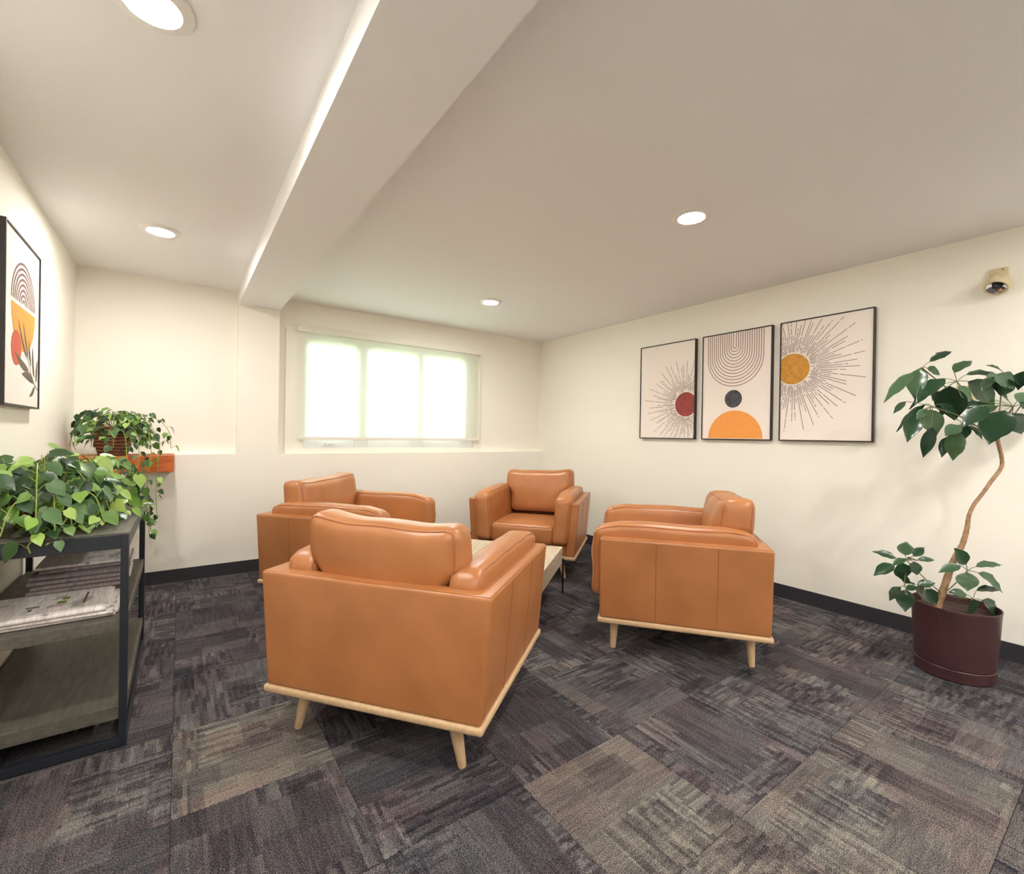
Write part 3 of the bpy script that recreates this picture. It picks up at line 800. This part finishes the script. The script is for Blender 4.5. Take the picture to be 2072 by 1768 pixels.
# arches print
r2, sh, W, Hh = art('framed_print', 'middle framed print: nested U lines above a charcoal dot and an orange half circle', 'R', 2.283, 1.706, 1.172, 2.050)
ul = []
for i in range(13):
    r = .012+i*.0182; cv = Hh-.125-i*.0072; n = 28; cx_ = -.006
    pts = [(cx_-r, Hh)]+[(cx_-r*cos(pi*k/n), cv-r*sin(pi*k/n)) for k in range(n+1)]+[(cx_+r, Hh)]
    for a, b_ in zip(pts, pts[1:]): ul.append(seg(a, b_, .0050))
sh('arch_lines', ul, M['ink_red']); sh('charcoal_dot', [disc(-.012, Hh-.545, .072)], M['charcoal'])
sh('orange_half_circle', [disc(0.0, -Hh+.012, .226, 40, 0, pi)], M['orange'])
# sun print, gold
r3, sh, W, Hh = art('framed_print', 'largest-looking framed print: gold half sun with long brown rays, right of the three', 'R', 1.650, 1.070, 1.172, 2.050)
c3 = (-.200, Hh-.352)
sh('rays', rays(*c3, .119, .24, .48, 112, 5), M['ink']); sh('sun_disc', [disc(*c3, .112)], M['gold'], .0003)
# left wall print
r4, sh, W, Hh = art('framed_print', 'framed print on the left wall: arches, amber half circle, coral oval and brown leaf sprig', 'L', 2.742, 3.325, 1.272, 2.036)
yc, zc = (2.742+3.325)/2, (1.272+2.036)/2
Q = lambda y, z: (y-yc, z-zc)
al = []
for i in range(8):
    r = .020+i*.0246; cx_, cy_ = Q(3.043, 1.739); n = 24
    for k in range(n):
        a, b_ = pi*k/n, pi*(k+1)/n
        al.append(seg((cx_+r*cos(a), cy_+r*sin(a)*.95), (cx_+r*cos(b_), cy_+r*sin(b_)*.95), .011))
sh('arches', al, M['ink_red'])
sh('amber_half_circle', [disc(*Q(3.046, 1.722), .197, 40, pi, 2*pi)], M['amber'])
sh('coral_oval', [disc(*Q(2.932, 1.53), .077)], M['coral'], .0003)
def blade(p, q, w_, bend=.15):
    p, q = Vector(p), Vector(q); d = q-p; n = Vector((-d.y, d.x)); L_ = []; R_ = []
    for k in range(9):
        t = k/8; c = p+d*t+n*bend*sin(pi*t); ww = w_*sin(pi*t)**.8*(1.3-.6*t)
        nn = n.normalized()*ww/2; L_.append(tuple(c+nn)); R_.append(tuple(c-nn))
    return L_+list(reversed(R_))[0:-1]
bl_ = [blade(Q(3.138, 1.449), Q(2.908, 1.510), .034, .05), blade(Q(3.232, 1.398), Q(3.021, 1.424), .038, -.06), blade(Q(3.255, 1.383), Q(3.161, 1.328), .026, .06),
       blade(Q(3.11, 1.50), Q(2.954, 1.662), .020, .05), blade(Q(3.13, 1.51), Q(3.033, 1.664), .022, .04), blade(Q(3.18, 1.47), Q(3.131, 1.60), .022, .04),
       blade(Q(3.24, 1.42), Q(3.204, 1.575), .024, .05), blade(Q(3.28, 1.40), Q(3.303, 1.525), .024, .05)]
stem = [Q(3.306, 1.367), Q(3.23, 1.40), Q(3.17, 1.445), Q(3.10, 1.53)]
for a, b_ in zip(stem, stem[1:]): bl_.append(seg(a, b_, .005))
sh('leaf_sprig', bl_, M['leafink'], .0006)

# ------------------------------------------------------------------ emergency lamp head and plate on the right wall
el = empty('emergency_light', (XR, .527, 2.06), 0, 'beige emergency lamp head with round silver bulb high on the right wall', 'light')
MB().box(-.022, 0, -.046, .030, .022, .084).build('mount', M['beige'], el, bevel=.006)
MB().tube([(-.012, 0, .05), (-.045, .0, .035), (-.055, .004, .01)], [.014, .014, .016], 12).build('swivel', M['beige'], el, smooth=60)
hd = MB(); prof = [(.010, .056), (.030, .050), (.046, .034), (.055, .010), (.056, -.010), (.052, -.026), (.046, -.030), (.041, -.026)]
hd.lathe(prof, n=28, cap=False); h_ = hd.build('lamp_head', M['beige'], el, smooth=60)
h_.location = (-.062, -.012, -.018)
aim = Vector((-.62, .10, -.78)).normalized()
h_.rotation_euler = (-aim).to_track_quat('Z', 'Y').to_euler()
MB().lathe([(.041, -.022), (.030, -.014), (.016, -.010)], n=28, cap=False).build('reflector', M['chrome'], h_, smooth=60)
MB().lathe([(.019, -.012), (.017, -.020), (.010, -.026), (.002, -.028)], n=20).build('bulb', M['darkglass'], h_, smooth=60)
MB().lathe([(.0035, -.0), (.0035, .006)], (0, 0, 0), 10, 'x').build('screw', M['steel'], el).location = (-.027, -.026, .070)
tp = empty('wall_plate', (XR, .645, 1.447), 0, 'small cream wall plate with round knob, partly hidden behind the umbrella tree leaves', 'switch')
MB().box(-.012, 0, -.04, .04, -.06, .06).build('plate', M['beige'], tp, bevel=.004)
MB().lathe([(.012, 0), (.011, -.014), (.004, -.016)], (-.012, 0, -.022), 18, 'x').build('knob', M['fixture'], tp, smooth=50)

# ------------------------------------------------------------------ umbrella tree in a burgundy pot
PC = Vector((3.245, .595, 0))
ut = empty('potted_umbrella_tree', PC, 0, 'tall umbrella tree with crooked trunk in a burgundy pot by the right wall', 'plant')
pot = MB().lathe([(.128, .030), (.148, .032), (.150, .05), (.151, .064), (.1565, .067), (.171, .34), (.1735, .350), (.172, .354), (.168, .352), (.166, .335), (.162, .30)], n=48).build('pot', M['pot'], ut, smooth=35)
MB().lathe([(.140, 0), (.153, .005), (.1565, .058), (.153, .0615), (.150, .03)], n=48).build('saucer', M['pot'], ut, smooth=35)
MB().lathe([(.157, .295), (.158, .318), (.08, .326), (.01, .330)], n=40).build('soil', M['soil'], ut, smooth=60)
D0 = 2.33
def T(zx, zy, off=(1720, 920), s=3.537, d=D0): return at(off[0]+zx/s, off[1]+zy/s, d)
tp_ = [T(628, 1100)-Vector((0, 0, .03)), T(628, 1090), T(700, 870), T(740, 760), T(805, 640), T(838, 520), T(850, 440), T(885, 360), T(950, 275), T(1010, 190), T(1080, 95), T(1085, 20),
       T(1145, 1490, (1720, 500), 3.844), T(1110, 1380, (1720, 500), 3.844)]
tpath = catmull(tp_, 6)
tr0 = MB().tube([p-PC for p in tpath], [max(.0085, .0185-.0115*min(1, i/(len(tpath)*.55)))*(1+.06*sin(i*2.3)) for i in range(len(tpath))], 12)
tr0.build('trunk', M['bark'], ut, smooth=70)
def leafshape(kind, n=6):
    """unit leaf along +y, flat in xy, rising slightly in z; returns verts, faces"""
    vs = []; fs = []
    for k in range(n+1):
        t = k/n
        if kind == 'heart':
            w_ = .5*(sin(pi*min(1, t*1.0)**.62))**.9*(1-t*.25); y = t*1.0 - .10*(k == 0)
            if k == n: w_ = 0
            if k == 0: w_ = .26; yy = -.10
            droop = -.16*t*t
        else:
            w_ = .5*(sin(pi*min(1, t**.82))**.9)*(1.0 if t < .7 else 1-.28*(t-.7)/.3); droop = -.14*t*t
            if k == 0: w_ = .02
            if k == n: w_ = .004
        y = t
        cup = .13*w_
        if kind == 'heart' and k == 0:
            vs += [(-w_, -.07, cup), (0, 0, 0), (w_, -.07, cup)]
        else: vs += [(-w_, y, cup+droop+.02*sin(k*2)), (0, y, droop-.02), (w_, y, cup+droop-.02*sin(k*2))]
    for k in range(n):
        b_ = k*3; fs += [(b_, b_+1, b_+4, b_+3), (b_+1, b_+2, b_+5, b_+4)]
    return vs, fs
def leafmesh(name, kind, m_):
    vs, fs = leafshape(kind, 6 if kind == 'heart' else 9); mb = MB().add(vs, fs); me = mb.mesh(name, 180); me.materials.append(m_); return me
def place_leaf(me, root, base, tip, width, up, name='leaf'):
    """leaf from base to tip (world), blade facing up"""
    y = tip-base; L_ = y.length; y.normalize(); z = up-y*up.dot(y)
    if z.length < 1e-3: z = Vector((0, 0, 1))-y*y.z+Vector((1e-3, 0, 0))
    z.normalize(); x = y.cross(z)
    o = bpy.data.objects.new(name, me); COL.objects.link(o); o.parent = root
    R3 = Matrix((x*width, y*L_, z*L_)).transposed().to_4x4()
    R3.translation = base-root.location
    o.matrix_local = R3
    return o
SL = leafmesh('leaf', 'ell', M['scheff'])
rs = random.Random(3)
pet = MB()
def sleaf(hub, b_, t_, w_, off, s, d):
    base_ = T(*b_, off, s, d); dv = rs.uniform(-.035, .035); tip_ = T(*t_, off, s, d+dv)
    wid_ = w_/s/F_PX*D0*1.2
    view = (Vector((0, 0, CAM_H))-base_).normalized()
    up = (view*.75+Vector((rs.uniform(-.25, .25), rs.uniform(-.25, .25), .65))).normalized()
    place_leaf(SL, ut, base_, tip_, wid_, up)
    if hub is not None:
        m_ = (hub+base_)/2+Vector((0, 0, .004)); pet.tube([hub-PC, m_-PC, base_-PC], .0016, 5)
UO, US = (1720, 500), 3.844
TOP = T(1145, 1490, UO, US)
hubs = {'a': T(560, 940, UO, US, D0-.06), 'b': T(830, 1045, UO, US, D0-.02), 'c': T(640, 1240, UO, US, D0-.10), 'd': T(1270, 1240, UO, US, D0-.05), 'e': T(880, 1370, UO, US, D0-.08), 'f': T(1190, 990, UO, US, D0+.06), 'g': T(1480, 1080, UO, US, D0)}
for k, hb in hubs.items():
    mid = (TOP+hb)/2+Vector((0, 0, .02)); MB().tube([p-PC for p in catmull([TOP-Vector((0, 0, .01)), mid, hb], 5)], .0028, 6).build('stalk', M['stemd'], ut, smooth=70)
UL = [('a', (510, 970), (258, 1180), 75), ('a', (545, 940), (490, 1165), 110), ('a', (600, 940), (715, 985), 85), ('a', (618, 890), (805, 787), 55), ('b', (810, 975), (945, 855), 80),
      ('b', (905, 990), (1190, 970), 62), ('b', (730, 1020), (510, 1180), 95), ('b', (700, 1075), (450, 1235), 62), ('b', (775, 1080), (800, 1355), 165), ('b', (920, 1045), (1165, 1210), 150),
      ('f', (1060, 1050), (1270, 1170), 110), ('f', (1150, 985), (1310, 1100), 95), ('g', (1353, 965), (1290, 1110), 85), ('c', (435, 1200), (330, 1290), 42), ('c', (590, 1220), (350, 1415), 52),
      ('c', (548, 1275), (437, 1500), 105), ('c', (620, 1262), (665, 1465), 115), ('c', (640, 1400), (568, 1640), 72), ('b', (700, 1120), (640, 1195), 50), ('d', (1010, 1200), (862, 1245), 50),
      ('d', (1150, 1235), (870, 1345), 85), ('d', (1050, 1235), (890, 1375), 110), ('e', (850, 1385), (742, 1455), 82), ('e', (850, 1430), (780, 1658), 112), ('e', (770, 1470), (708, 1628), 66),
      ('e', (890, 1380), (898, 1492), 62), ('e', (920, 1390), (1062, 1492), 48), ('d', (1200, 1270), (1070, 1515), 170), ('d', (1262, 1290), (1335, 1450), 135), ('f', (1060, 1000), (1260, 1085), 100),
      ('f', (1200, 1000), (1360, 1050), 120), ('e', (700, 1270), (722, 1325), 60), ('g', (1400, 1010), (1560, 950), 90), ('g', (1480, 1130), (1500, 1350), 120), ('g', (1540, 1080), (1740, 1150), 100),
      ('g', (1500, 1040), (1640, 1000), 90), ('d', (1330, 1230), (1480, 1290), 90), ('d', (1300, 1200), (1400, 1120), 80), ('f', (1180, 960), (1080, 905), 40), ('d', (1100, 1180), (960, 1330), 90), ('d', (1180, 1150), (1250, 1010), 85), ('c', (700, 1220), (860, 1330), 85),
      ('b', (840, 1080), (960, 1200), 75), ('d', (1240, 1300), (1170, 1420), 100), ('g', (1440, 1130), (1340, 1240), 100), ('c', (600, 1260), (520, 1330), 55), ('f', (1120, 1010), (1010, 1110), 80)]
for hb, b_, t_, w_ in UL:
    sleaf(hubs[hb], b_, t_, w_, UO, US, D0-.05+rs.uniform(-.06, .06))
LO, LS = (1720, 920), 3.537
base_tr = T(665, 1000)
h2 = {'p': T(405, 755, LO, LS, D0-.06), 'q': T(385, 940, LO, LS, D0-.09), 'r': T(840, 830, LO, LS, D0-.03), 's': T(880, 1032, LO, LS, D0-.06), 't': T(540, 930, LO, LS, D0-.03)}
for k, hb in h2.items():
    mid = (base_tr+hb)/2+Vector((0, 0, -.005)); MB().tube([p-PC for p in catmull([base_tr, mid, hb], 5)], .0022, 6).build('stalk', M['stemd'], ut, smooth=70)
LL = [('p', (330, 740), (168, 681), 56), ('p', (392, 720), (402, 616), 78), ('p', (452, 725), (532, 658), 50), ('p', (485, 752), (614, 745), 38), ('p', (410, 745), (492, 748), 42), ('p', (315, 785), (168, 852), 72),
      ('p', (398, 742), (300, 785), 42), ('p', (372, 770), (376, 905), 86), ('q', (398, 850), (375, 918), 80), ('p', (458, 765), (478, 862), 62), ('q', (362, 945), (270, 1038), 60), ('q', (402, 965), (388, 1118), 92),
      ('q', (400, 962), (482, 938), 40), ('q', (410, 915), (482, 926), 20), ('t', (480, 930), (615, 912), 50), ('t', (465, 955), (600, 1050), 112), ('t', (545, 960), (640, 1075), 72), ('r', (830, 785), (765, 672), 80),
      ('r', (790, 792), (635, 829), 60), ('r', (840, 842), (838, 973), 98), ('r', (902, 800), (1097, 768), 56), ('r', (920, 845), (1130, 977), 82), ('s', (835, 1000), (708, 975), 56), ('s', (905, 970), (1092, 950), 46),
      ('s', (868, 1045), (882, 1162), 108), ('s', (945, 1040), (1120, 1185), 105)]
for hb, b_, t_, w_ in LL:
    sleaf(h2[hb], b_, t_, w_, LO, LS, D0-.06+rs.uniform(-.04, .04))
tag(pet.build('petioles', M['stemd'], ut, smooth=70), kind='stuff')

# ------------------------------------------------------------------ trailing vines in pots
HL = [leafmesh('leaf', 'heart', M[k]) for k in ('pothos', 'pothos_y', 'pothos_d')]
def vineplant(name, label, loc, potfn, vines, seed, size, leafmix, spacing=.035, scatter=0, srad=.2, sz=(0, .12), xmin=-.60):
    root = empty(name, loc, 0, label, 'plant'); rnd = random.Random(seed)
    L0 = Vector(loc); potfn(root)
    stm = MB(); count = 0
    def ok(p): return p.x > xmin+.01
    def blocked(p):      # inside console / mantel
        if CX0-.05 < p.x < CX1+.012 and CY0-.012 < p.y < CY1+.02 and p.z < CT+.012: return True
        if p.x < -.02 and p.y > 4.035 and .46 < p.z < 1.008: return True
        if p.y > YF-.01 and p.z < ZL+.01: return True
        return p.y > YD-.01
    def one(base_, dirv, sc):
        nonlocal count
        if count >= 290: return
        L_ = size*sc*rnd.uniform(.8, 1.2)
        tip_ = base_+dirv.normalized()*L_
        if tip_.x < xmin: tip_.x = xmin+rnd.uniform(.002, .01)
        if blocked(tip_): tip_.z = base_.z-.2*L_; 
        if blocked(tip_):
            tip_ = base_+(base_-L0).normalized()*L_; 
        if blocked(tip_) or blocked(base_): return
        up = (Vector((0, 0, 1))*rnd.uniform(.5, 1)+Vector((rnd.uniform(-.5, .6), -rnd.uniform(.1, .8), 0))).normalized()
        k = rnd.choices([0, 1, 2], leafmix)[0]
        place_leaf(HL[k], root, base_, tip_, (tip_-base_).length*rnd.uniform(.72, .9), up); count += 1
    for pts, sc in vines:
        path = catmull([Vector(p) for p in pts], 8)
        path = [Vector((max(p.x, xmin+.01), p.y, p.z)) for p in path]
        stm.tube([p-L0 for p in path], .0022, 5)
        acc = 0; side = 1
        for a, b_ in zip(path, path[1:]):
            acc += (b_-a).length
            if acc > spacing*rnd.uniform(.7, 1.3):
                acc = 0; side = -side; t = (b_-a).normalized()
                sd = t.cross(Vector((0, 0, 1)))
                if sd.length < .3: sd = Vector((rnd.uniform(-1, 1), rnd.uniform(-1, 1), 0))
                sd.normalize()
                pe = b_+sd*side*rnd.uniform(.015, .04)+Vector((0, 0, rnd.uniform(.005, .035)))
                if not ok(pe) or blocked(pe): continue
                stm.tube([b_-L0, (b_+pe)/2-L0+Vector((0, 0, .004)), pe-L0], .0011, 4)
                one(pe, t*.6+sd*side*.7+Vector((0, 0, -rnd.uniform(.1, .9))), sc*rnd.uniform(.85, 1.1))
    for k in range(scatter):
        a = rnd.uniform(0, 2*pi); rr = srad*math.sqrt(rnd.uniform(0, 1)); z = rnd.uniform(*sz)*(1-.5*(rr/srad)**2)
        b_ = L0+Vector((rr*cos(a), rr*sin(a), z))
        if not ok(b_) or blocked(b_): continue
        c0 = L0+Vector((rr*.35*cos(a), rr*.35*sin(a), max(.0, sz[0]*.6)))
        if rr > .03: stm.tube([c0-L0, (c0+b_)/2-L0+Vector((0, 0, .03)), b_-L0], .0013, 4)
        one(b_, Vector((cos(a)+rnd.uniform(-.5, .5), sin(a)+rnd.uniform(-.5, .5), -rnd.uniform(.0, .8))), 1)
    stm.build('vine_stems', M['stem'], root, smooth=70)
    return root
def pot_small(m_, r, h):
    def fn(root):
        MB().lathe([(r*.72, 0), (r*.75, .004), (r*.96, h*.85), (r*1.03, h*.86), (r*1.05, h), (r*.97, h), (r*.93, h*.86)], n=32).build('pot', m_, root, smooth=35)
        MB().lathe([(r*.925, h*.78), (r*.93, h*.86), (r*.4, h*.9), (.005, h*.91)], n=24).build('soil', M['soil'], root, smooth=60)
    return fn
def arcs(c, n, rad, top, end_z, seed, a0=0, a1=2*pi, tw=.0):
    rnd = random.Random(seed); out = []
    for k in range(n):
        a = a0+(a1-a0)*(k+rnd.uniform(-.3, .3))/n; R_ = rad*rnd.uniform(.6, 1.1)
        C = Vector(c); d = Vector((cos(a), sin(a), 0))
        out.append(([C+d*.02+Vector((0, 0, .0)), C+d*R_*.4+Vector((0, 0, top*rnd.uniform(.6, 1.2))), C+d*R_*.8+Vector((0, 0, top*rnd.uniform(.2, .6))), C+d*R_+Vector((0, 0, end_z))], 1.0))
    return out
def boxpot(root):     # the nearer plant sits in a plain dark pot
    pot_small(M['potr'], .085, .13)(root)
zt = CT+.004
# nearer vine
cA = (-.44, 2.50, zt)
vA = arcs((cA[0], cA[1], zt+.12), 12, .26, .12, -.09, 11)
vA += arcs((cA[0]+.04, cA[1]-.05, zt+.10), 7, .27, .05, -.075, 31, -2.6, .3)
vA += [([(-.42, 2.50, zt+.12), (-.38, 2.42, zt+.16), (-.33, 2.33, zt+.10), (-.34, 2.27, zt+.03), (-.37, 2.22, zt-.02)], .9),
       ([(-.45, 2.48, zt+.12), (-.5, 2.36, zt+.2), (-.52, 2.28, zt+.22), (-.52, 2.2, zt+.16)], 1.1)]
vineplant('potted_vine', 'leafy green vine in a maroon pot on the near end of the console', cA, boxpot, vA, 21, .060, (6, .8, 4.5), .022, 200, .23, (.02, .33))
# lime-tipped vine behind it
cB = (-.38, 2.90, zt)
vB = arcs((cB[0], cB[1], zt+.13), 12, .28, .10, -.09, 12)
vB += arcs((cB[0]+.02, cB[1]-.10, zt+.10), 7, .30, .05, -.075, 32, -2.4, .2)
vB += [([(-.36, 2.86, zt+.13), (-.30, 2.70, zt+.12), (-.26, 2.55, zt+.05), (-.28, 2.42, zt+.014), (-.33, 2.33, zt+.012), (-.38, 2.26, zt+.012), (-.41, 2.212, zt-.01), (-.405, 2.205, zt-.04)], 1.0),
       ([(-.36, 2.86, zt+.13), (-.27, 2.78, zt+.10), (-.20, 2.66, zt+.03), (-.22, 2.52, zt+.012), (-.28, 2.40, zt+.012), (-.34, 2.32, zt+.014)], .9),
       ([(-.34, 2.9, zt+.13), (-.22, 2.95, zt+.10), (-.15, 2.93, zt+.03), (-.12, 2.92, zt-.04), (-.115, 2.94, zt-.12)], .8)]
vineplant('potted_vine', 'lime and green vine on the far end of the console, a runner draping forward', cB, boxpot, vB, 22, .058, (5, 3, 3), .022, 170, .25, (.02, .28))
# vine on the mantel
cC = (-.375, 4.20, .999)
vC = arcs((cC[0], cC[1], .999+.20), 12, .22, .08, -.14, 13)
vC += [([(-.33, 4.14, 1.2), (-.22, 4.05, 1.25), (-.12, 3.98, 1.12), (-.12, 3.96, .95), (-.13, 3.96, .75), (-.12, 3.96, .58)], .8),
       ([(-.33, 4.14, 1.2), (-.20, 4.0, 1.22), (-.16, 3.98, 1.05), (-.17, 3.96, .88), (-.18, 3.95, .70), (-.16, 3.94, .46)], .8),
       ([(-.36, 4.12, 1.2), (-.25, 3.98, 1.18), (-.22, 3.93, 1.0), (-.23, 3.9, .85), (-.2, 3.9, .66)], .8),
       ([(-.36, 4.12, 1.2), (-.30, 3.98, 1.15), (-.28, 3.93, .98), (-.26, 3.9, .80), (-.26, 3.88, .62)], .8),
       ([(-.33, 4.16, 1.2), (-.16, 4.1, 1.26), (-.07, 4.03, 1.18), (-.05, 4.0, 1.05)], .8)]
def basket(root):
    MB().lathe([(.075, 0), (.08, .003), (.10, .09), (.105, .16), (.10, .185), (.108, .19), (.108, .20), (.096, .20), (.094, .18)], n=36).build('basket', M['wicker'], root, smooth=40)
    MB().lathe([(.095, .16), (.095, .182), (.03, .188), (.005, .19)], n=24).build('soil', M['soil'], root, smooth=60)
vineplant('potted_vine', 'green vine in a brown woven pot on the orange wooden beam in the corner', cC, basket, vC, 23, .056, (4, .4, 6), .028, 90, .20, (.19, .31))
